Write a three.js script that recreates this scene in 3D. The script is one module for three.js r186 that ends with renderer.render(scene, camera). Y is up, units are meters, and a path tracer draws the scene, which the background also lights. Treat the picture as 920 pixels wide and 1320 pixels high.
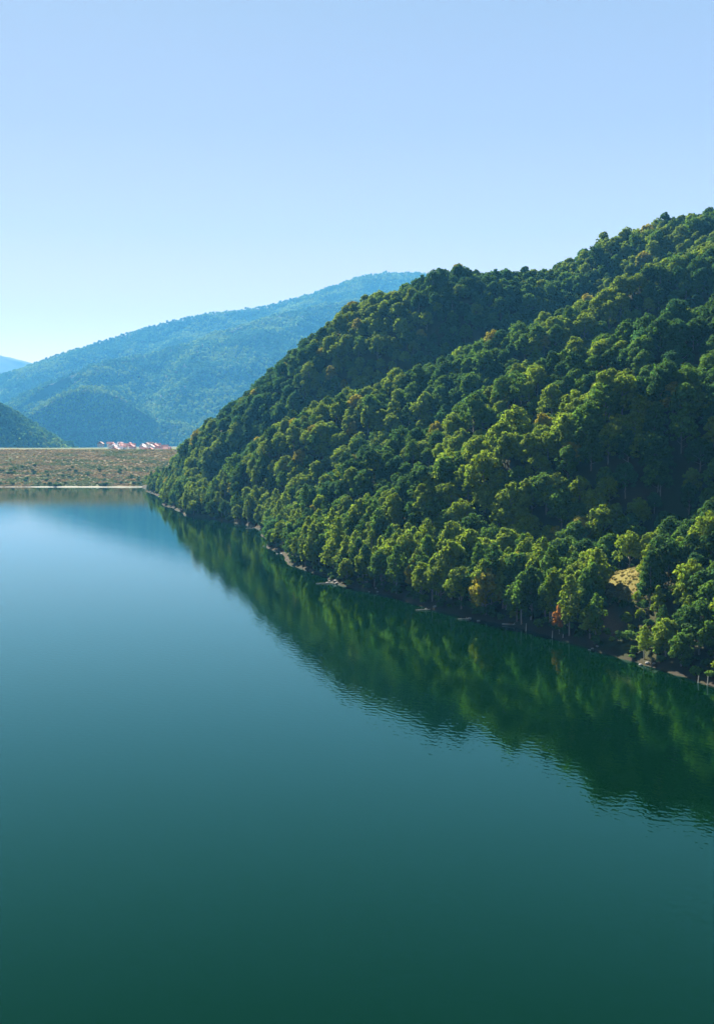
import * as THREE from 'three';
import { mergeGeometries } from 'three/addons/utils/BufferGeometryUtils.js';

// ---------------------------------------------------------------- camera, sky, sun, exposure
const scene = new THREE.Scene();
const camera = new THREE.PerspectiveCamera(50, 713 / 1024, 0.5, 20000);
camera.position.set(0, 60, 0);                       // a drone 60 m above the lake, looking along -z
camera.rotation.x = -4.244 * Math.PI / 180;
camera.updateMatrixWorld();

const renderer = new THREE.WebGLRenderer({ antialias: true });
renderer.toneMapping = THREE.LinearToneMapping;
renderer.toneMappingExposure = 6.9;
renderer.shadowMap.enabled = true;

const SUN_TURN = -22 * Math.PI / 180, SUN_UP = 35 * Math.PI / 180;      // ahead and to the side, mid-height
const sunDir = new THREE.Vector3(Math.sin(SUN_TURN) * Math.cos(SUN_UP), Math.sin(SUN_UP), -Math.cos(SUN_TURN) * Math.cos(SUN_UP));
const sun = new THREE.DirectionalLight(new THREE.Color().setRGB(1, 0.93, 0.8), 5);
sun.name = 'sun';
sun.position.copy(sunDir).multiplyScalar(3000).add(new THREE.Vector3(0, 0, -700));
sun.target.position.set(0, 0, -700);
sun.castShadow = true;
sun.shadow.mapSize.set(2048, 2048);
Object.assign(sun.shadow.camera, { left: -900, right: 900, top: 900, bottom: -900, near: 100, far: 6000 });
scene.add(sun, sun.target);

const lerp = (a, b, t) => a + (b - a) * t;
const clamp = (v, a = 0, b = 1) => Math.min(b, Math.max(a, v));
const smooth = (a, b, v) => { const t = clamp((v - a) / (b - a)); return t * t * (3 - 2 * t); };

{ // clear autumn sky: white towards the horizon, deeper blue overhead, a little brighter round the sun
  const W = 512, H = 512, data = new Float32Array(W * H * 4);
  const keys = [[0, 0.2256, 0.1351, 0.1013], [3, 0.1906, 0.125, 0.0959], [6, 0.1266, 0.0993, 0.0959], [10, 0.0887, 0.0892, 0.109], [15, 0.0668, 0.0773, 0.1074], [22, 0.0533, 0.0706, 0.1022], [30, 0.0289, 0.047, 0.0822], [50, 0.0125, 0.0274, 0.0587], [90, 0.0086, 0.0203, 0.0446]], ground = [0.013, 0.022, 0.022];
  for (let j = 0; j < H; j++) {
    const up = ((j + 0.5) / H - 0.5) * Math.PI, deg = Math.max(0, up * 180 / Math.PI);
    let k = 0; while (k < keys.length - 2 && deg > keys[k + 1][0]) k++;
    const a = keys[k], b = keys[k + 1], t = clamp((deg - a[0]) / (b[0] - a[0]));
    for (let i = 0; i < W; i++) {
      const az = ((i + 0.5) / W - 0.5) * 2 * Math.PI;
      const d = new THREE.Vector3(Math.cos(up) * Math.cos(az), Math.sin(up), Math.cos(up) * Math.sin(az));
      const g = Math.acos(clamp(d.dot(sunDir), -1, 1)) * 180 / Math.PI;
      const glow = 0.92 + 0.3 * Math.exp(-g / 35);
      const o = (j * W + i) * 4;
      if (up < 0) { data.set([...ground, 1], o); continue; }       // land below the horizon
      data[o] = lerp(a[1], b[1], t) * glow * (1 + 0.1 * Math.exp(-g / 35)); data[o + 1] = lerp(a[2], b[2], t) * glow; data[o + 2] = lerp(a[3], b[3], t) * (0.97 + 0.1 * Math.exp(-g / 35)); data[o + 3] = 1;
    }
  }
  const sky = new THREE.DataTexture(data, W, H, THREE.RGBAFormat, THREE.FloatType);
  sky.mapping = THREE.EquirectangularReflectionMapping; sky.magFilter = sky.minFilter = THREE.LinearFilter; sky.needsUpdate = true;
  scene.background = sky; scene.environment = sky;
}
scene.fog = new THREE.FogExp2(new THREE.Color().setRGB(0.11, 0.47, 0.93), 5.1e-5);

// ---------------------------------------------------------------- helpers
function rng(seed) { let s = seed >>> 0; return () => { s = (s + 0x6D2B79F5) >>> 0; let t = Math.imul(s ^ (s >>> 15), 1 | s); t = (t + Math.imul(t ^ (t >>> 7), 61 | t)) ^ t; return ((t ^ (t >>> 14)) >>> 0) / 4294967296; }; }
function hash(x, y) { let h = Math.imul(x | 0, 374761393) ^ Math.imul(y | 0, 668265263); h = Math.imul(h ^ (h >>> 13), 1274126177); return ((h ^ (h >>> 16)) >>> 0) / 4294967296; }
function noise(x, y) { const xi = Math.floor(x), yi = Math.floor(y), u = x - xi, v = y - yi, s = u * u * (3 - 2 * u), t = v * v * (3 - 2 * v); return lerp(lerp(hash(xi, yi), hash(xi + 1, yi), s), lerp(hash(xi, yi + 1), hash(xi + 1, yi + 1), s), t) * 2 - 1; }
function fbm(x, y, n = 4) { let a = 0.5, s = 0; for (let k = 0; k < n; k++) { s += a * noise(x, y); x = x * 2.03 + 17.1; y = y * 2.03 - 9.7; a *= 0.5; } return s; }
const taken = {};
const numbered = (n) => { const k = taken[n] = (taken[n] ?? -1) + 1; return k ? `${n}_${String(k).padStart(3, '0')}` : n; };
function tag(o, label, category, group, kind) { o.userData.label = label; if (category) o.userData.category = category; if (group) o.userData.group = group; if (kind) o.userData.kind = kind; return o; }
function mesh(name, geometry, material, parent = scene) { const m = new THREE.Mesh(geometry, material); m.name = parent === scene ? numbered(name) : name; m.castShadow = m.receiveShadow = true; parent.add(m); return m; }
function group(name, x = 0, y = 0, z = 0, turn = 0) { const g = new THREE.Group(); g.name = numbered(name); g.position.set(x, y, z); g.rotation.y = turn; scene.add(g); return g; }
const rgb = (r, g, b) => new THREE.Color().setRGB(r, g, b);

// a grid of heights over x and distance d (= -z), with vertex colours
function heightSheet(x0, x1, d0, d1, step, height, colour) {
  const nx = Math.round((x1 - x0) / step), nd = Math.round((d1 - d0) / step), pos = [], col = [], uv = [], idx = [];
  for (let j = 0; j <= nd; j++) for (let i = 0; i <= nx; i++) {
    const x = x0 + (x1 - x0) * i / nx, d = d0 + (d1 - d0) * j / nd, y = height(x, d);
    pos.push(x, y, -d); uv.push(x / 10, d / 10); col.push(...colour(x, d, y));
  }
  for (let j = 0; j < nd; j++) for (let i = 0; i < nx; i++) { const a = j * (nx + 1) + i, b = a + 1, c = a + nx + 1, e = c + 1; idx.push(a, b, e, a, e, c); }
  const g = new THREE.BufferGeometry();
  g.setAttribute('position', new THREE.Float32BufferAttribute(pos, 3)); g.setAttribute('color', new THREE.Float32BufferAttribute(col, 3)); g.setAttribute('uv', new THREE.Float32BufferAttribute(uv, 2));
  g.setIndex(idx); g.computeVertexNormals();
  return g;
}

// ---------------------------------------------------------------- terrain of the near hill: shoreline and ridge heights in metres (x, distance, height)
const shore = [[190, -200], [172, 0], [160, 70], [138, 140], [110, 195], [93, 228], [83.9, 254.2], [79.7, 264.8], [74, 279.2], [69.8, 286.9], [64.5, 300.4], [55.1, 321.4], [43.7, 339.8], [35, 349.8], [26, 365.1], [16.6, 387.1], [5.8, 406], [-9.2, 428.9], [-19.8, 464.6], [-33.2, 519.3], [-46.1, 564.7], [-54.4, 627.9], [-58.3, 667.7], [-75.2, 706.9], [-101.2, 751], [-123.1, 778.7], [-139.6, 849.2], [-163.8, 944.1], [-190.8, 1036.6], [-214, 1133.8], [-236, 1230], [-250, 1400], [-255, 1700]];
for (let k = 0; k < 2; k++) for (let i = shore.length - 2; i >= 4; i--) {        // little bays and points between the surveyed ones
  const a = shore[i], b = shore[i + 1], L = Math.hypot(b[0] - a[0], b[1] - a[1]);
  if (L > 14 && a[1] < 1200) shore.splice(i + 1, 0, [(a[0] + b[0]) / 2 + noise(a[1] * 0.31, k * 7 + 3) * L * 0.09, (a[1] + b[1]) / 2]);
}
function shoreDistance(x, d) {
  let best = 1e18, inside = false;
  for (let i = 0; i < shore.length - 1; i++) {
    const [ax, ay] = shore[i], [bx, by] = shore[i + 1], ex = bx - ax, ey = by - ay, t = clamp(((x - ax) * ex + (d - ay) * ey) / (ex * ex + ey * ey));
    const q = (x - ax - ex * t) ** 2 + (d - ay - ey * t) ** 2; if (q < best) best = q;
    if ((ay > d) !== (by > d) && x > ax + (d - ay) / (by - ay) * ex) inside = !inside;
  }
  return Math.sqrt(best) * (inside ? 1 : -1);
}
const controls = [
  // highest ridge, from its summit down to the tip by the embankment
  [271, 850, 213], [233, 860, 203], [194, 870, 193], [169, 865, 171], [142, 850, 160], [105, 835, 153], [70, 840, 150], [35, 845, 128], [6, 850, 114], [-37, 880, 106], [-71, 920, 93], [-109, 970, 72], [-152, 1030, 43], [-192, 1090, 10],
  // hollow below it
  [210, 745, 134], [130, 735, 78], [60, 742, 48], [0, 775, 28], [-50, 815, 18], [-95, 862, 8],
  // second ridge
  [205, 640, 151], [168, 650, 140], [126, 645, 118], [90, 645, 102], [64, 650, 92], [24, 680, 85], [-10, 720, 70], [-42, 750, 52], [-76, 770, 36], [-104, 765, 17],
  [168, 620, 116], [126, 615, 92], [90, 615, 77], [64, 620, 67], [24, 650, 62], 
  [170, 558, 100], [130, 558, 78], [90, 565, 58], [40, 588, 33], [0, 618, 17], [-30, 640, 7],
  // third ridge
  [151, 470, 95], [134, 480, 95], [110, 490, 87], [84, 500, 79], [51, 520, 57], [15, 545, 44], [-12, 555, 32], [-30, 560, 17],
  [130, 434, 62], [100, 446, 48], [60, 476, 31], [20, 500, 17], [-8, 508, 8],
  // fourth ridge
  [126, 394, 70], [107, 402, 65], [87, 410, 60], [55, 430, 50], [25, 450, 32], [3, 458, 18],
  [120, 358, 30], [100, 364, 20], [82, 367, 16], [62, 386, 14], [40, 406, 11], [20, 428, 8],
  // wooded bench along the water, the lobe and its clearing
  [11, 408, 5], [30, 378, 7], [48, 352, 7], [66, 326, 8], [74, 316, 13], [81, 335, 17], [92, 342, 18], [98, 300, 20], [90, 296, 15], [115, 310, 31], [130, 290, 38],
  // beyond the picture
  [150, 310, 52], [200, 300, 78], [300, 400, 135], [300, 600, 195], [400, 850, 275], [350, 250, 115], [200, 150, 55], [240, 0, 60], [480, 100, 120], [480, 500, 230], [480, 1100, 230],
  [270, 1000, 185], [100, 1000, 128], [0, 1050, 92], [-60, 1100, 62], [-120, 1180, 30], [-150, 1320, 34], [0, 1300, 80], [300, 1320, 150],
];
const hillRaw = (() => { // thin-plate spline through the control heights
  const n = controls.length, S = 100, U = (r2) => (r2 > 1e-9 ? r2 * Math.log(r2) : 0), N = n + 3, A = [];
  for (let i = 0; i < n; i++) { const r = new Float64Array(N + 1); for (let j = 0; j < n; j++) r[j] = U(((controls[i][0] - controls[j][0]) ** 2 + (controls[i][1] - controls[j][1]) ** 2) / S / S); r[i] += 0.02; r[n] = 1; r[n + 1] = controls[i][0] / S; r[n + 2] = controls[i][1] / S; r[N] = controls[i][2]; A.push(r); }
  for (let k = 0; k < 3; k++) { const r = new Float64Array(N + 1); for (let j = 0; j < n; j++) r[j] = k === 0 ? 1 : controls[j][k - 1] / S; A.push(r); }
  for (let c = 0; c < N; c++) {
    let p = c; for (let i = c + 1; i < N; i++) if (Math.abs(A[i][c]) > Math.abs(A[p][c])) p = i;
    [A[c], A[p]] = [A[p], A[c]];
    for (let i = c + 1; i < N; i++) { const f = A[i][c] / A[c][c]; if (f) for (let j = c; j <= N; j++) A[i][j] -= f * A[c][j]; }
  }
  const w = new Float64Array(N);
  for (let i = N - 1; i >= 0; i--) { let s = A[i][N]; for (let j = i + 1; j < N; j++) s -= A[i][j] * w[j]; w[i] = s / A[i][i]; }
  return (x, d) => { let s = w[n] + w[n + 1] * x / S + w[n + 2] * d / S; for (let j = 0; j < n; j++) s += w[j] * U(((x - controls[j][0]) ** 2 + (d - controls[j][1]) ** 2) / S / S); return s; };
})();
const HX0 = -260, HX1 = 480, HD0 = 0, HD1 = 1320, HS = 4, HNX = (HX1 - HX0) / HS, HND = (HD1 - HD0) / HS;
const hillGrid = new Float32Array((HNX + 1) * (HND + 1)), shoreGrid = new Float32Array((HNX + 1) * (HND + 1));
for (let j = 0; j <= HND; j++) for (let i = 0; i <= HNX; i++) {
  const x = HX0 + i * HS, d = HD0 + j * HS, s = shoreDistance(x, d);
  let h;
  if (s <= 0) h = Math.max(-9, s * 0.32 - 0.05);
  else {
    const bank = Math.min(1.3, s * 0.6) + s * 0.25, rough = fbm(x / 34, d / 34, 3) * 7 * smooth(15, 90, s) + fbm(x / 9 + 40, d / 9, 2) * 1.1 * smooth(6, 25, s);
    const big = Math.max(hillRaw(x, d), 2.5) + rough + (0.3 - Math.abs(noise((0.38 * x + 0.92 * d) / 40 + fbm(x / 80, d / 80, 2) * 0.9, (0.38 * d - 0.92 * x) / 200))) * 7 * smooth(20, 100, s) * smooth(850, 740, d);
    h = lerp(bank, big, smooth(4, 34, s));
  }
  hillGrid[j * (HNX + 1) + i] = h; shoreGrid[j * (HNX + 1) + i] = s;
}
const lookUp = (grid) => (x, d) => {
  const u = clamp((x - HX0) / HS, 0, HNX - 1e-3), v = clamp((d - HD0) / HS, 0, HND - 1e-3), i = Math.floor(u), j = Math.floor(v), k = j * (HNX + 1) + i;
  return lerp(lerp(grid[k], grid[k + 1], u - i), lerp(grid[k + HNX + 1], grid[k + HNX + 2], u - i), v - j);
};
const hillAt = lookUp(hillGrid), shoreAt = lookUp(shoreGrid);
const clearing = (x, d) => smooth(1, 0.55, Math.hypot((x - 83) / 14, (d - 330) / 17) + fbm(x / 4, d / 4, 2) * 0.35);
const soilSlip = (x, d) => smooth(1, 0.6, Math.hypot((x - 71.5) / 5, (d - 309) / 11) + fbm(x / 2.5, d / 2.5, 2) * 0.4);
const groundGrain = (() => { // fine speckle of litter, stones and stems
  const N = 256, a = new Uint8Array(N * N * 4), r = rng(5);
  for (let i = 0; i < N * N; i++) { const v = 150 + r() * 105; a.set([v, v * (0.92 + r() * 0.08), v * (0.85 + r() * 0.1), 255], i * 4); }
  const t = new THREE.DataTexture(a, N, N); t.wrapS = t.wrapT = THREE.RepeatWrapping; t.magFilter = THREE.LinearFilter; t.colorSpace = THREE.SRGBColorSpace; t.needsUpdate = true; return t;
})();
const groundMaterial = new THREE.MeshPhysicalMaterial({ vertexColors: true, map: groundGrain, roughness: 1, specularIntensity: 0.05 });
const mix3 = (a, b, t) => [lerp(a[0], b[0], t), lerp(a[1], b[1], t), lerp(a[2], b[2], t)];
const hillside = mesh('hillside', heightSheet(HX0, HX1, HD0, HD1, HS, hillAt, (x, d, y) => {
  let c = mix3([0.035, 0.05, 0.016], [0.055, 0.05, 0.025], 0.5 + fbm(x / 12, d / 12, 3));
  c = mix3(c, [0.05, 0.046, 0.038], smooth(1.7, 1.0, y + fbm(x / 6, d / 6, 2) * 1.2));       // bare drawdown bank
  c = mix3(c, mix3([0.2, 0.16, 0.06], [0.12, 0.14, 0.035], 0.5 + fbm(x / 3, d / 3, 2)), clearing(x, d));
  return mix3(c, [0.24, 0.15, 0.1], soilSlip(x, d));
}), groundMaterial);
tag(hillside, 'steep wooded hillside with spurs and hollows rising from the lake', null, null, 'structure');

// ---------------------------------------------------------------- embankment at the head of the lake
const embankmentAt = (x, d) => {
  const foot = 1165 + (x > -235 ? (x + 235) * 0.2 : 0) + fbm(x / 60, 3, 2) * 6, s = d - foot;
  if (s < 0) return Math.max(-9, s * 0.25);
  const face = Math.min(s, 245) / 245 * 35 + fbm(x / 30, d / 30, 3) * 1.6 * smooth(8, 40, s) * smooth(250, 200, s);
  return s < 262 ? face : lerp(35, 25, smooth(262, 310, s));
};
const embankment = mesh('embankment', heightSheet(-1300, -120, 1120, 1480, 5, embankmentAt, (x, d, y) => {
  const n = 0.5 + fbm(x / 28, d / 16, 4) * 1.1;
  let c = mix3([0.155, 0.115, 0.052], [0.12, 0.105, 0.042], clamp(n));
  c = mix3(c, [0.07, 0.09, 0.03], smooth(0.05, 0.4, fbm(x / 45 + 9, d / 20, 3) + smooth(18, 2, y) * 0.45));
  return mix3(c, [0.17, 0.15, 0.12], smooth(1.2, 0.4, y));
}), groundMaterial);
tag(embankment, 'long brown grassy embankment closing the far end of the lake', null, null, 'structure');
{
  const pos = [], idx = [], r = rng(77); let n = 0;
  for (let x = -352; x <= -214; x += 3, n++) {
    let d0 = 1160; while (embankmentAt(x, d0) < 0.05) d0 += 0.5;
    const w = (2.2 + 2.4 * fbm(x / 14, 8, 2)) * smooth(-356, -335, x);
    pos.push(x, 0.06, -(d0 - 0.4), x + r(), embankmentAt(x, d0 + w) + 0.3, -(d0 + w));
  }
  for (let i = 0; i < n - 1; i++) idx.push(i * 2, i * 2 + 2, i * 2 + 1, i * 2 + 1, i * 2 + 2, i * 2 + 3);
  const g = new THREE.BufferGeometry(); g.setAttribute('position', new THREE.Float32BufferAttribute(pos, 3)); g.setIndex(idx); g.computeVertexNormals();
  tag(mesh('shore_strip', g, new THREE.MeshPhysicalMaterial({ color: rgb(0.25, 0.235, 0.19), roughness: 1, specularIntensity: 0.05 })), 'pale bare gravel strip along the foot of the embankment', null, null, 'structure');
}

// ---------------------------------------------------------------- valley floor and far mountains
const valleyAt = (x, d) => 20 + fbm(x / 300, d / 300, 2) * 3 + smooth(1700, 2250, d) * 4 - smooth(2300, 3100, d) * 32;
tag(mesh('valley_ground', heightSheet(-4900, 2400, 1460, 11500, 60, valleyAt, (x, d) => mix3([0.07, 0.1, 0.035], [0.14, 0.13, 0.06], clamp(0.5 + fbm(x / 160, d / 160, 3)))), groundMaterial), 'green valley floor stretching away behind the embankment', null, null, 'structure');
function ridgeHeight(ridges, x, d) { // the highest of several ridges that fall off evenly to both sides; also the distance to the nearest crest
  let best = -1e9, near = 1e9;
  for (const { line, slope } of ridges) for (let i = 0; i < line.length - 1; i++) {
    const [ax, ad, ah] = line[i], [bx, bd, bh] = line[i + 1], ex = bx - ax, ed = bd - ad, t = clamp(((x - ax) * ex + (d - ad) * ed) / (ex * ex + ed * ed));
    const q = Math.hypot(x - ax - ex * t, d - ad - ed * t), h = lerp(ah, bh, t) - q * slope;
    if (h > best) { best = h; near = q; }
  }
  return [best, near];
}
const forestFloor = (x, d) => mix3([0.035, 0.055, 0.018], [0.06, 0.06, 0.025], clamp(0.5 + fbm(x / 80, d / 80, 3)));
function mountain(name, label, ridges, [x0, x1, d0, d1], step, spur, treeHigh) {
  const at = (x, d) => {
    const wx = x + fbm(x / 260, d / 260, 2) * spur * 1.6, [h, near] = ridgeHeight(ridges, x, d), soft = smooth(0, spur * 3, near);
    return h - (Math.abs(noise(wx / (spur * 4.5), d / (spur * 9))) * 0.9 + Math.abs(noise(wx / (spur * 1.8) + 5, d / (spur * 3))) * 0.35) * spur * soft + spur * 0.3 * soft + fbm(x / 40, d / 40, 2) * spur * 0.1 - treeHigh;
  };
  tag(mesh(name, heightSheet(x0, x1, d0, d1, step, at, forestFloor), groundMaterial), label, null, null, 'structure');
  return at;
}
const leftHillAt = mountain('wooded_foothill', 'dark wooded foothill dropping to the end of the embankment', [{ slope: 0.72, line: [[-1980, 3420, 546], [-1440, 3240, 321], [-1116, 3096, 193], [-990, 3060, 139], [-938, 3096, 103], [-887, 3150, 60], [-814, 3222, 11], [-774, 3258, -30]] }], [-2340, -720, 2664, 4140], 19, 25, 10);
const midHillAt = mountain('shaded_hill', 'low rounded hill lying in shade before the blue mountain', [{ slope: 0.9, line: [[-1620, 4410, -12], [-1395, 4500, 53], [-1341, 4590, 150], [-1251, 4680, 222], [-1174, 4770, 251], [-1058, 4860, 227], [-941, 4878, 154], [-857, 4842, 53], [-810, 4788, -21]] }, { slope: 0.9, line: [[-1174, 4770, 251], [-1134, 5400, 276], [-1080, 5940, 384]] }], [-1800, -684, 4230, 5850], 22, 29, 10);
const mountainRidges = [
  { slope: 0.46, line: [[-3240, 7020, 60], [-2327, 7200, 359], [-2020, 7200, 528], [-1685, 7290, 647], [-1359, 7470, 769], [-1031, 7560, 856], [-695, 7650, 902], [-324, 7740, 1009], [54, 7830, 1154], [221, 7920, 1183], [441, 7920, 1178], [662, 7920, 1167], [1620, 8010, 1104]] },
  { slope: 0.42, line: [[-2340, 5220, 6], [-1748, 5400, 179], [-1543, 5490, 296], [-1312, 5670, 411], [-1084, 5940, 481], [-814, 6120, 578], [-529, 6300, 703], [-182, 6480, 798], [185, 6660, 874], [900, 7020, 960]] },
  { slope: 0.5, line: [[-814, 6120, 578], [-756, 5580, 348], [-684, 5130, 168], [-630, 4770, 6]] },
  { slope: 0.5, line: [[-182, 6480, 798], [-270, 5760, 474], [-342, 5040, 186], [-360, 4500, 6]] },
];
const bigMountainAt = mountain('blue_mountain', 'long wooded mountain ridge blue with haze behind the valley', mountainRidges, [-3240, 1620, 4410, 9000], 32, 120, 11);
const farMountainAt = mountain('distant_mountain', 'pale blue distant mountain sloping down into the gap', [{ slope: 0.4, line: [[-4860, 10800, 1104], [-3780, 10800, 874], [-3483, 10800, 807], [-3296, 10800, 760], [-3121, 10800, 715], [-2880, 10800, 645], [-2160, 10800, 384], [-1260, 10800, 168]] }], [-4860, -1260, 9900, 11520], 64, 72, 8);

// ---------------------------------------------------------------- lake
{
  const N = 512, TILE = 30, slope = new Float32Array(N * N * 2), r = rng(31);
  for (let k = 0; k < 70; k++) { // ripples of many lengths, mostly running one way, on a tile that repeats
    const len = 0.4 * Math.pow(7, r()), dir = 0.5 + (r() + r() - 1) * 1.7;
    const kx = Math.round(TILE / len * Math.cos(dir)), ky = Math.round(TILE / len * Math.sin(dir)), ph = r() * 6.283, a = 0.0075 / Math.sqrt(70) * 1.414;
    const m = Math.hypot(kx, ky) || 1;
    for (let j = 0; j < N; j++) for (let i = 0; i < N; i++) { const c = a * Math.cos(2 * Math.PI * (kx * i + ky * j) / N + ph), o = (j * N + i) * 2; slope[o] += c * kx / m; slope[o + 1] += c * ky / m; }
  }
  const data = new Float32Array(N * N * 4);
  for (let i = 0; i < N * N; i++) data.set([0.5 - 0.5 * slope[i * 2], 0.5 - 0.5 * slope[i * 2 + 1], 1, 1], i * 4);
  const t = new THREE.DataTexture(data, N, N, THREE.RGBAFormat, THREE.FloatType); t.wrapS = t.wrapT = THREE.RepeatWrapping; t.magFilter = THREE.LinearFilter; t.needsUpdate = true;
  const water = new THREE.MeshPhysicalMaterial({ color: rgb(0.001, 0.029, 0.003), metalness: 0.84, specularColor: rgb(0.6, 1, 1), roughness: 0.015, ior: 1.33, normalMap: t, normalScale: new THREE.Vector2(1, 1) });
  const g = new THREE.PlaneGeometry(2400, 1900, 24, 19).rotateX(-Math.PI / 2).translate(-900, 0, -500), p = g.attributes.position, uv = g.attributes.uv;
  for (let i = 0; i < p.count; i++) uv.setXY(i, p.getX(i) / TILE, -p.getZ(i) / TILE);
  tag(mesh('lake', g, water), 'calm green lake mirroring the sky and the wooded hill', null, null, 'structure');
}

// ---------------------------------------------------------------- trees
const leafMaterial = (c) => new THREE.MeshPhysicalMaterial({ color: c, vertexColors: true, roughness: 0.95, transmission: 0.45, thickness: 0, specularIntensity: 0.06, side: THREE.DoubleSide });
const barkMaterial = new THREE.MeshStandardMaterial({ color: rgb(0.16, 0.14, 0.115), roughness: 1 });
const birchBark = new THREE.MeshStandardMaterial({ color: rgb(0.22, 0.205, 0.175), roughness: 0.9 });

function foliage(seed, lobes, count, size, flat = 0.8) { // leaf sprays spread through overlapping lobes; each spray a folded diamond
  const r = rng(seed), pos = [], col = [], V = () => new THREE.Vector3(r() * 2 - 1, r() * 2 - 1, r() * 2 - 1);
  const weight = lobes.map((l) => l.r * l.r), total = weight.reduce((a, b) => a + b, 0), tone = lobes.map(() => 0.82 + r() * 0.36);
  lobes.forEach((l, li) => {
    const n = Math.max(3, Math.round(count * weight[li] / total));
    for (let k = 0; k < n; k++) {
      const d = V(); if (d.lengthSq() > 1) { k--; continue; } d.normalize();
      if (d.y < -0.3 && r() < 0.6) d.y *= -0.5;
      const q = r(), c = d.clone().multiplyScalar(l.r * (0.62 + 0.42 * Math.sqrt(q))); c.y *= flat; c.add(l.c);
      const nrm = d.clone().multiplyScalar(0.75).add(V().multiplyScalar(0.75)).add(new THREE.Vector3(0, 0.35, 0)).normalize();
      const t = new THREE.Vector3().crossVectors(nrm, V()).normalize(), b = new THREE.Vector3().crossVectors(nrm, t);
      const s = size * (0.65 + r() * 0.7), w = s * (0.5 + r() * 0.35), fold = nrm.clone().multiplyScalar(-s * 0.22);
      const A = c.clone().addScaledVector(t, s), B = c.clone().addScaledVector(b, w).add(fold), C = c.clone().addScaledVector(t, -s * 0.8), D = c.clone().addScaledVector(b, -w).add(fold);
      for (const p of [A, B, C, A, C, D]) pos.push(p.x, p.y, p.z);
      const v = tone[li] * (0.72 + r() * 0.56), y = (r() - 0.5) * 0.3;
      for (let i = 0; i < 6; i++) col.push(v * (1 + y), v, v * (1 - y * 0.5));
    }
  });
  const g = new THREE.BufferGeometry();
  g.setAttribute('position', new THREE.Float32BufferAttribute(pos, 3)); g.setAttribute('color', new THREE.Float32BufferAttribute(col, 3)); g.computeVertexNormals();
  return g;
}
function limb(a, b, r0, r1, bend = 0, sides = 6) { // a tapered, slightly bent stem
  const n = 4, pos = [], idx = [], dir = b.clone().sub(a), side = new THREE.Vector3(dir.z, 0, -dir.x).normalize(), up = new THREE.Vector3().crossVectors(side.lengthSq() ? side : side.set(1, 0, 0), dir).normalize();
  for (let i = 0; i <= n; i++) { const t = i / n, p = a.clone().lerp(b, t).addScaledVector(side, Math.sin(t * Math.PI) * bend), rr = lerp(r0, r1, t) * (i === 0 ? 1.25 : 1); for (let k = 0; k < sides; k++) { const q = k / sides * 2 * Math.PI; const v = p.clone().addScaledVector(side, Math.cos(q) * rr).addScaledVector(up, Math.sin(q) * rr); pos.push(v.x, v.y, v.z); } }
  for (let i = 0; i < n; i++) for (let k = 0; k < sides; k++) { const c = i * sides + k, e = i * sides + (k + 1) % sides; idx.push(c, e, c + sides, e, e + sides, c + sides); }
  const g = new THREE.BufferGeometry(); g.setAttribute('position', new THREE.Float32BufferAttribute(pos, 3)); g.setIndex(idx); g.computeVertexNormals(); return g;
}
const P = (x, y, z) => new THREE.Vector3(x, y, z);
function broadTree(seed, w, h, base, sprays, size, n = 34) { // domed crown of many separate boughs; height h, crown width w, foliage from base up
  const r = rng(seed), lobes = [], limbs = [], skew = r() * 6.28, lean = 0.1 + 0.15 * r();
  for (let k = 0; k < n; k++) {
    const t = Math.pow((k + r()) / n, 0.75), a = k * 2.4 + r() * 1.2, ring = Math.sqrt(Math.max(0, 1 - Math.pow(Math.max(0, (t - 0.25) / 0.75), 2))) * (t < 0.25 ? 0.7 + t * 1.2 : 1);
    const lr = w * (0.085 + 0.085 * r()), rad = (w * 0.5 - lr * 0.6) * ring * (0.72 + 0.3 * r()) * (1 + lean * Math.cos(a - skew)), y = lerp(base + 1, h - lr, t) + (r() - 0.5) * h * 0.07;
    lobes.push({ c: P(Math.cos(a) * rad, y, Math.sin(a) * rad), r: lr });
    if (k % 4 === 0) limbs.push(limb(P(0, lerp(base * 0.6, h * 0.6, t), 0), P(Math.cos(a) * rad * 0.85, y - lr * 0.4, Math.sin(a) * rad * 0.85), 0.14, 0.04, 0.3, 4));
  }
  lobes.push({ c: P(0, lerp(base, h, 0.45), 0), r: w * 0.27 }, { c: P(0, lerp(base, h, 0.7), 0), r: w * 0.2 });
  const trunk = mergeGeometries([limb(P(0, -0.8, 0), P((r() - 0.5) * 0.8, h * 0.75, (r() - 0.5) * 0.8), 0.3, 0.07, 0.2), ...limbs]);
  return { crown: foliage(seed + 1, lobes, sprays, size), trunk, w, h };
}
function slenderTree(seed, w, h, base, sprays, size) { // narrow upright crown on a long pale stem
  const r = rng(seed), lobes = [], n = 22, limbs = [];
  for (let k = 0; k < n; k++) {
    const t = (k + r() * 0.9) / n, a = k * 2.4 + r(), prof = Math.sin(Math.PI * Math.pow(clamp(0.12 + t * 0.86), 0.75)), rad = w * 0.5 * prof * (0.3 + 0.5 * r()), y = lerp(base, h - 0.8, t);
    lobes.push({ c: P(Math.cos(a) * rad, y, Math.sin(a) * rad), r: w * (0.1 + 0.09 * r()) * (0.7 + prof * 0.4) });
    if (k % 2 === 0) limbs.push(limb(P(0, y - 1.5, 0), P(Math.cos(a) * rad, y, Math.sin(a) * rad), 0.08, 0.03, 0.1, 4));
  }
  const trunk = mergeGeometries([limb(P(0, -0.8, 0), P((r() - 0.5) * 0.9, h * 0.88, (r() - 0.5) * 0.9), 0.2, 0.05, 0.3), ...limbs]);
  return { crown: foliage(seed + 1, lobes, sprays, size, 1.1), trunk, w, h };
}
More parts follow.
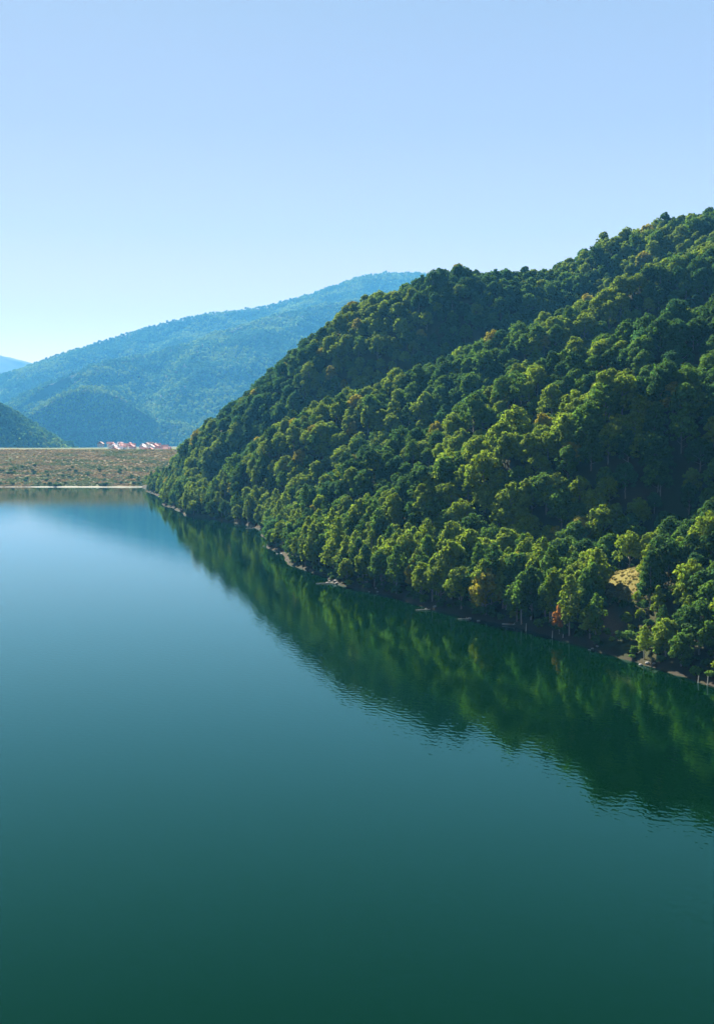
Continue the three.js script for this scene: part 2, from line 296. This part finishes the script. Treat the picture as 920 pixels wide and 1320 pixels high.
const broad = [[101, 11.5, 15, 2.6], [102, 12.5, 14, 2.2], [103, 10, 16, 3], [104, 13, 16, 2.4], [105, 9.5, 13, 2]].map(([s, w, h, b]) => broadTree(s, w, h, b, 2400, 0.5));
const slender = [[201, 7, 15, 4.2], [202, 7.8, 16.5, 4.6], [203, 6, 13.5, 3.6]].map(([s, w, h, b]) => slenderTree(s, w, h, b, 1250, 0.44));
const bushes = [[301, 3.6, 2.8, 0.1], [302, 4.4, 3.2, 0.1]].map(([s, w, h, b]) => broadTree(s, w, h, b, 420, 0.34, 14));
const far = [401, 402, 403].map((s) => broadTree(s, 12, 13, 1, 150, 1.5, 14));

const tones = {
  'dark green': rgb(0.036, 0.085, 0.012), 'mid green': rgb(0.068, 0.135, 0.013), 'bluish green': rgb(0.04, 0.105, 0.026), 'yellow-green': rgb(0.135, 0.195, 0.013), 'golden': rgb(0.22, 0.2, 0.015), 'orange': rgb(0.32, 0.14, 0.025),
};
const toneMaterial = Object.fromEntries(Object.entries(tones).map(([k, c]) => [k, leafMaterial(c)]));
const anyLeaf = leafMaterial(rgb(1, 1, 1));

// where trees stand on the near hill
const R = rng(9), plan = [];
const put = (kind, x, d, scale, tone, extra = {}) => plan.push({ kind, x, d, y: hillAt(x, d) - 0.2, v: Math.floor(R() * (kind === 'broad' ? broad : slender).length), s: scale, tall: 0.9 + R() * 0.22, turn: R() * 6.28, tone, ...extra });
const pickTone = (x, d) => { const n = fbm(x / 70 + 3, d / 70, 3) * 1.3 + (R() - 0.5) * 1.1; return R() < 0.02 ? 'golden' : n > 0.14 ? 'yellow-green' : n > -0.22 ? 'mid green' : n > -0.46 ? 'dark green' : R() < 0.5 ? 'bluish green' : 'dark green'; };
for (let d = 215; d < 1150; d += 6.4) for (let x = -245; x < 420; x += 6.4) {
  const px = x + (R() - 0.5) * 6.4, pd = d + (R() - 0.5) * 6.4, s = shoreAt(px, pd);
  if (s < 0.8 || px > 0.37 * pd + 22) continue;
  const h = hillAt(px, pd);
  let hidden = false;                                // back slopes that the ridges in front hide by a wide margin
  for (let t = 0.25; t < 0.97; t += 0.02) if (hillAt(px * t, pd * t) > 60 + (h + 38 - 60) * t) { hidden = true; break; }
  if (hidden) continue;
  if (clearing(px, pd) > 0.25 || soilSlip(px, pd) > 0.3) continue;
  const gully = Math.abs(px - 0.243 * pd) < 7 && pd > 282 && pd < 338;      // only low growth on the slope below the clearing
  const lakeside = s < 30 && pd < 480 && pd > 296, edge = s < 14;
  if (edge && R() < 0.12) continue;
  if (gully) { if (R() < 0.6 && clearing(px, pd) < 0.1) put('broad', px, pd, 0.22 + R() * 0.14, 'yellow-green'); }
  else if ((lakeside && R() < 0.5) || (s < 22 && R() < 0.35)) put('slender', px, pd, px > 66 && pd < 345 ? 0.45 + R() * 0.3 : 0.7 + R() * 0.6, R() < 0.5 ? 'yellow-green' : pickTone(px, pd), { zone: 0 });
  else put('broad', px, pd, edge ? 0.6 + R() * 0.35 : (px > 66 && pd < 345 ? 0.5 : pd > 340 && pd < 392 - px * 0.1 && s > 24 ? 0.55 : pd < 450 ? 0.8 : 0.68) + R() * R() * 0.6, pickTone(px, pd));
}
for (let k = 0; k < 230; k++) {                      // the close grove of slender trees on the bench by the water
  const d = 298 + R() * 185, i = shore.findIndex((p) => p[1] > d), a = shore[i - 1], b = shore[i], x = lerp(a[0], b[0], (d - a[1]) / (b[1] - a[1])) + 3 + R() * 24;
  if (Math.hypot(x - 58, d - 315) > 6 && Math.abs(x - 0.243 * d) > 7 && soilSlip(x, d) < 0.3 && shoreAt(x, d) > 0.8) put(R() < 0.65 ? 'slender' : 'broad', x, d, 0.72 + R() * 0.5, R() < 0.5 ? 'yellow-green' : pickTone(x, d));
}
put('slender', 58.6, 315.4, 0.72, 'orange', { special: true });

// which trees the picture shows largest: front to back over a coarse grid of directions
{
  const CW = 230, CH = 330, cover = new Uint8Array(CW * CH), v = new THREE.Vector3();
  for (const t of plan) t.far = Math.hypot(t.x, t.d);
  plan.sort((a, b) => a.far - b.far);
  for (const t of plan) {
    const p = (t.kind === 'broad' ? broad : slender)[t.v], H = p.h * t.s * t.tall, Wd = p.w * t.s;
    v.set(t.x, t.y + H * 0.58, -t.d).project(camera);
    const f = CH / 2 / Math.tan(25 * Math.PI / 180) / t.far, cx = (v.x + 1) / 2 * CW, cy = (1 - v.y) / 2 * CH, rx = Wd / 2 * f * 0.95, ry = H * 0.42 * f;
    t.seen = 0;
    for (let j = Math.max(0, Math.floor(cy - ry)); j <= Math.min(CH - 1, cy + ry); j++) for (let i = Math.max(0, Math.floor(cx - rx)); i <= Math.min(CW - 1, cx + rx); i++)
      if (((i - cx) / rx) ** 2 + ((j - cy) / ry) ** 2 < 1) { if (!cover[j * CW + i]) t.seen++; cover[j * CW + i] = 1; }
  }
}
const chosen = new Set();
for (const [kind, most] of [['broad', 300], ['slender', 170]]) plan.filter((t) => t.kind === kind && t.seen > 2).sort((a, b) => b.seen - a.seen).slice(0, most).forEach((t) => chosen.add(t));

const proto = {};
function individual(t) {
  const [set, name, noun] = t.kind === 'broad' ? [broad, 'beech_tree', 'round-crowned broadleaf tree'] : [slender, 'birch_tree', 'slender upright tree'], key = t.kind + t.v;
  let g;
  if (!proto[key]) {
    g = proto[key] = group(name);
    mesh('crown', set[t.v].crown, toneMaterial[t.tone], g); mesh('trunk', set[t.v].trunk, t.kind === 'broad' ? barkMaterial : birchBark, g);
  } else { g = proto[key].clone(); g.name = numbered(name); scene.add(g); g.children[0].material = toneMaterial[t.tone]; }
  g.position.set(t.x, t.y, -t.d); g.rotation.y = t.turn; g.scale.set(t.s, t.s * t.tall, t.s);
  const s = shoreAt(t.x, t.d), lobe = t.x > 66 && t.d < 345;
  const where = lobe ? (s < 12 ? 'on the bank below the grassy clearing' : 'on the knoll around the grassy clearing') : s < 12 ? (t.d < 440 ? 'at the water edge of the lakeside grove' : 'at the water edge of the far points') : s < 34 && t.d < 450 ? 'inside the lakeside grove' : t.d < 375 ? 'in the shaded hollow behind the lakeside grove' : t.d < 440 ? 'on the lowest spur above the lakeside grove' : t.d < 530 ? 'on the second spur above the lakeside grove' : t.d < 700 ? 'on the third spur above the lake' : 'on the highest ridge against the sky';
  const size = t.s > 0.85 ? 'tall' : 'small';
  if (t.special) tag(g, 'small orange autumn tree leaning out of the lakeside grove', 'tree');
  else tag(g, `${size} ${t.tone} ${noun} ${where}`, 'tree', `${size} ${t.tone} ${t.kind === 'broad' ? 'broadleaf' : 'slender'} trees ${where}`);
}
plan.filter((t) => chosen.has(t)).forEach(individual);

const Q = new THREE.Quaternion(), UPV = P(0, 1, 0), MX = new THREE.Matrix4(), CC = new THREE.Color();
function instances(name, parent, geometry, material, list, colour) { // list: {x, y, d, turn, s, tall}
  const im = new THREE.InstancedMesh(geometry, material, list.length); im.name = name; im.castShadow = im.receiveShadow = true;
  list.forEach((t, i) => { im.setMatrixAt(i, MX.compose(P(t.x, t.y, -t.d), Q.setFromAxisAngle(UPV, t.turn), P(t.s, t.s * t.tall, t.s))); if (colour) im.setColorAt(i, colour(t)); });
  im.instanceMatrix.needsUpdate = true; im.userData.kind = 'stuff'; parent.add(im); return im;
}
const vary = (t) => CC.copy(tones[t.tone]).multiplyScalar(0.8 + hash(t.x * 50, t.d * 50) * 0.45);
{
  const forest = tag(group('hillside_forest'), 'dense broadleaf forest covering the spurs of the hillside', 'forest', null, 'stuff');
  const rest = plan.filter((t) => !chosen.has(t));
  console.log('trees', plan.length, 'individual', chosen.size);
  for (const [kind, set, bark] of [['broad', broad, barkMaterial], ['slender', slender, birchBark]]) set.forEach((p, v) => {
    const list = rest.filter((t) => t.kind === kind && t.v === v); if (!list.length) return;
    instances('crowns', forest, p.crown, anyLeaf, list, vary); instances('trunks', forest, p.trunk, bark, list.filter((t) => shoreAt(t.x, t.d) < 40));
  });
}
{ // undergrowth along the bank and between the lakeside stems
  const list = [];
  for (let d = 225; d < 1130; d += 3.6) for (let x = -215; x < 130; x += 3.6) {
    const px = x + (R() - 0.5) * 3, pd = d + (R() - 0.5) * 3, s = shoreAt(px, pd);
    if (s < 0.4 || s > 42 || px > 0.36 * pd + 12 || R() < 0.12 || clearing(px, pd) > 0.6 && R() < 0.9 || soilSlip(px, pd) > 0.4) continue;
    list.push({ x: px, d: pd, y: hillAt(px, pd) - 0.15, turn: R() * 6.28, s: s < 8 ? 0.5 + R() * 0.6 : 0.35 + R() * 0.6, tall: 0.8 + R() * 0.5, tone: R() < 0.3 ? 'mid green' : R() < 0.2 ? 'yellow-green' : 'dark green' });
  }
  const under = tag(group('undergrowth'), 'low dark undergrowth along the wooded bank', 'undergrowth', null, 'stuff');
  bushes.forEach((p, v) => instances('leaves', under, p.crown, anyLeaf, list.filter((t, i) => i % 2 === v), vary));
}
function farForest(name, label, at, [x0, x1, d0, d1], step, scale, keep = () => true) {
  const list = [];
  for (let d = d0; d < d1; d += step) for (let x = x0; x < x1; x += step) {
    const px = x + (R() - 0.5) * step, pd = d + (R() - 0.5) * step, y = at(px, pd);
    if (y < valleyAt(px, pd) - 4 || px < -0.345 * pd - 40 || !keep(px, pd)) continue;
    const n = fbm(px / 160, pd / 160, 3) + (R() - 0.5) * 0.5;
    list.push({ x: px, d: pd, y: y - 0.5, turn: R() * 6.28, s: scale * (0.75 + R() * 0.5), tall: 0.85 + R() * 0.4, tone: n > 0.12 ? 'yellow-green' : n > -0.1 ? 'mid green' : 'dark green' });
  }
  const g = tag(group(name), label, 'forest', null, 'stuff');
  far.forEach((p, v) => instances('crowns', g, p.crown, anyLeaf, list.filter((t, i) => i % 3 === v), vary));
  console.log(name, list.length);
}
farForest('foothill_forest', 'dark forest on the foothill beyond the embankment end', leftHillAt, [-1450, -700, 2700, 3450], 9, 1);
farForest('shaded_hill_forest', 'forest on the low rounded hill lying in shade', midHillAt, [-1730, -720, 4280, 5840], 12, 1.15);
farForest('mountain_forest', 'forest covering the long blue mountain ridge', bigMountainAt, [-2700, 1010, 4460, 8030], 15, 1.35, (x, d) => x < 0.12 * d + 60);

// ---------------------------------------------------------------- embankment plants and village
{
  const r = rng(61), label = 'dark green bush on the lower slope of the embankment';
  let first = null;
  for (let k = 0; k < 110; k++) {
    const x = -420 + r() * 215, d = 1171 + Math.pow(r(), 1.8) * 120, s = 0.45 + r() * 0.75, y = embankmentAt(x, d) - 0.3;
    let g;
    if (!first) { g = first = group('bush'); mesh('crown', bushes[0].crown, toneMaterial['dark green'], g); mesh('trunk', bushes[0].trunk, barkMaterial, g); }
    else { g = first.clone(); g.name = numbered('bush'); scene.add(g); }
    g.children[0].material = toneMaterial[r() < 0.6 ? 'dark green' : 'mid green'];
    g.position.set(x, y, -d); g.rotation.y = r() * 6.28; g.scale.set(s * 1.3, s, s * 1.3);
    tag(g, label, 'bush', 'bushes on the embankment');
  }
  const tuft = foliage(71, [{ c: P(0, 0.3, 0), r: 1.2 }, { c: P(0.9, 0.2, 0.5), r: 0.9 }, { c: P(-0.7, 0.2, -0.6), r: 0.8 }], 60, 0.4, 0.4), list = [];
  for (let k = 0; k < 14000; k++) {
    const x = -480 + r() * 290, d = 1170 + r() * 265, n = fbm(x / 28, d / 14, 3) + (r() - 0.5) * 0.3;
    list.push({ x, d, y: embankmentAt(x, d) - 0.1, turn: r() * 6, s: 0.5 + r() * 0.9, tall: 0.6 + r() * 0.6, n });
  }
  const grass = tag(group('dry_grass'), 'tufts of dry brown grass covering the embankment', 'grass', null, 'stuff');
  instances('tufts', grass, tuft, anyLeaf, list, (t) => (t.n + smooth(1270, 1175, t.d) * 0.4 > 0.15 ? CC.setRGB(0.075, 0.095, 0.03) : t.n > -0.15 ? CC.setRGB(0.15, 0.122, 0.05) : CC.setRGB(0.165, 0.122, 0.056)).multiplyScalar(0.8 + hash(t.x * 20, t.d * 20) * 0.4));
  const meadow = [];
  for (let k = 0; k < 900; k++) { const x = 66 + r() * 34, d = 312 + r() * 38; if (clearing(x, d) > 0.4) meadow.push({ x, d, y: hillAt(x, d) - 0.05, turn: r() * 6, s: 0.25 + r() * 0.3, tall: 0.6 + r() * 0.8 }); }
  const mg = tag(group('meadow_grass'), 'dry yellowish grass of the small hillside clearing', 'grass', null, 'stuff');
  instances('tufts', mg, tuft, anyLeaf, meadow, (t) => CC.setRGB(0.2, 0.17, 0.05).multiplyScalar(0.75 + hash(t.x * 20, t.d * 20) * 0.5));
}
{
  const r = rng(88), wallTones = { white: rgb(0.75, 0.73, 0.7), cream: rgb(0.68, 0.58, 0.42), grey: rgb(0.45, 0.45, 0.46) }, roofTones = { red: rgb(0.36, 0.09, 0.055), brown: rgb(0.2, 0.1, 0.07), pale: rgb(0.5, 0.42, 0.4) };
  const wm = Object.fromEntries(Object.entries(wallTones).map(([k, c]) => [k, new THREE.MeshStandardMaterial({ color: c, roughness: 0.9 })])), rm = Object.fromEntries(Object.entries(roofTones).map(([k, c]) => [k, new THREE.MeshStandardMaterial({ color: c, roughness: 0.85 })])), dark = new THREE.MeshStandardMaterial({ color: rgb(0.05, 0.06, 0.07), roughness: 0.3 });
  const wall = new THREE.BoxGeometry(11, 5.6, 9).translate(0, 2.6, 0);
  const roof = new THREE.ExtrudeGeometry(new THREE.Shape([[-5.6, 0], [5.6, 0], [0, 3.8]].map(([x, y]) => new THREE.Vector2(x, y))), { depth: 12.4, bevelEnabled: false }).translate(0, 5.4, -6.2).rotateY(Math.PI / 2);
  const chimney = new THREE.BoxGeometry(0.8, 2, 0.8).translate(2.5, 8.3, 1.2), win = new THREE.BoxGeometry(1.3, 1.5, 0.12), spots = [];
  for (let k = 0; k < 400 && spots.length < 34; k++) {
    const d = 1880 + r() * 360, x = -0.222 * d - 4 + r() * 105 + (r() < 0.25 ? -60 * r() : 0);
    if (spots.every(([a, b]) => Math.hypot(a - x, b - d) > 15)) spots.push([x, d]);
  }
  spots.sort((a, b) => a[1] - b[1]).forEach(([x, d]) => {
    const w = r() < 0.6 ? 'white' : r() < 0.6 ? 'cream' : 'grey', f = r() < 0.6 ? 'red' : r() < 0.5 ? 'brown' : 'pale', g = group('house', x, valleyAt(x, d) + 0.2 + (d - 1880) * 0.008, -d, r() < 0.5 ? 0.2 - r() * 0.4 : 1.4 + r() * 0.3);
    const wl = mesh('wall', wall, wm[w], g), rf = mesh('roof', roof, rm[f], g); mesh('chimney', chimney, wm.grey, rf);
    for (const [wx, wz, turn] of [[-3, 4.54, 0], [0, 4.54, 0], [3, 4.54, 0], [5.54, -2, 1], [5.54, 2, 1], [-5.54, -2, 1], [-5.54, 2, 1]]) { const o = mesh('window', win, dark, g); o.position.set(wx, 3.2, wz); o.rotation.y = turn * Math.PI / 2; }
    g.scale.setScalar(0.85 + r() * 0.35);
    tag(g, `${w} walled house with ${f} gabled roof in the distant village`, 'house', `${w} village houses with ${f} roofs`);
  });
}

// ---------------------------------------------------------------- small things along the waterline
{
  const r = rng(123), wood = new THREE.MeshStandardMaterial({ color: rgb(0.3, 0.27, 0.23), roughness: 0.9 }), stone = new THREE.MeshStandardMaterial({ color: rgb(0.2, 0.19, 0.17), roughness: 1 });
  const log = (x, d, len, turn, label, y = 0.08) => {
    const g = group('driftwood_log', x, y, -d, turn);
    mesh('stem', limb(P(-len / 2, 0, 0), P(len / 2, 0.25, 0), 0.17, 0.07, 0.25, 7), wood, g); mesh('branch', limb(P(len * 0.1, 0.1, 0), P(len * 0.22, 0.9, 0.7), 0.1, 0.04, 0.1, 5), wood, g);
    tag(g, label, 'driftwood');
  };
  log(-61, 674, 15, 0.25, 'long bleached log floating off the inner bay by the point');
  log(-12.6, 428, 7, 0.1, 'bleached driftwood log floating beside the lakeside grove point');
  log(22, 364, 5, 0.1, 'short driftwood log floating before the middle of the grove');
  log(47.5, 334.5, 6, -0.5, 'pale log lying on the bank under a leaning trunk', 0.35);
  log(34, 346, 4, -0.2, 'short pale log half in the water below the grove');
  [[50.5, 325.5, 2.4], [56.5, 315, 2.1], [59, 312, 1.7], [82.6, 255.5, 2.2], [81.2, 258, 1.8]].forEach(([x, d, h], i) => {
    tag(mesh('dead_stump', limb(P(0, -0.6, 0), P(0.12, h, 0.05), 0.16, 0.1, 0.06, 7).translate(x, 0, -d), wood), i < 3 ? 'bare pale stump standing in the shallows below the grove' : 'bare pale stump standing in the shallows below the knoll', 'stump', i < 3 ? 'stumps below the grove' : 'stumps below the knoll');
  });
  const rock = (() => { const g = new THREE.IcosahedronGeometry(1, 2), p = g.attributes.position; for (let i = 0; i < p.count; i++) { const k = 1 + 0.3 * noise(p.getX(i) * 1.7 + 5, p.getY(i) * 1.7 + p.getZ(i) * 2.3); p.setXYZ(i, p.getX(i) * k, p.getY(i) * k * 0.6, p.getZ(i) * k); } g.computeVertexNormals(); return g; })();
  const cell = [[-45, 563], [-46.5, 570], [-40, 545], [-37, 533], [-30, 508], [-11, 431], [-8, 427], [7, 404], [24, 368], [38, 346], [66, 296], [74, 279]];
  cell.forEach(([x, d]) => { for (let k = 0; k < 3; k++) {
    const px = x + (r() - 0.5) * 6, pd = d + (r() - 0.5) * 6, s = shoreAt(px, pd); if (s < -2.5 || s > 4) continue;
    const m = mesh('shore_stone', rock, stone); m.position.set(px, Math.max(0, hillAt(px, pd)) + 0.1, -pd); m.rotation.y = r() * 6; m.scale.setScalar(0.3 + r() * 0.5);
    tag(m, d > 500 ? 'pale grey stone at the waterline of the far point' : 'pale grey stone at the waterline below the lakeside trees', 'stone', d > 500 ? 'stones on the far point' : 'stones below the lakeside trees');
  } });
}
renderer.render(scene, camera);
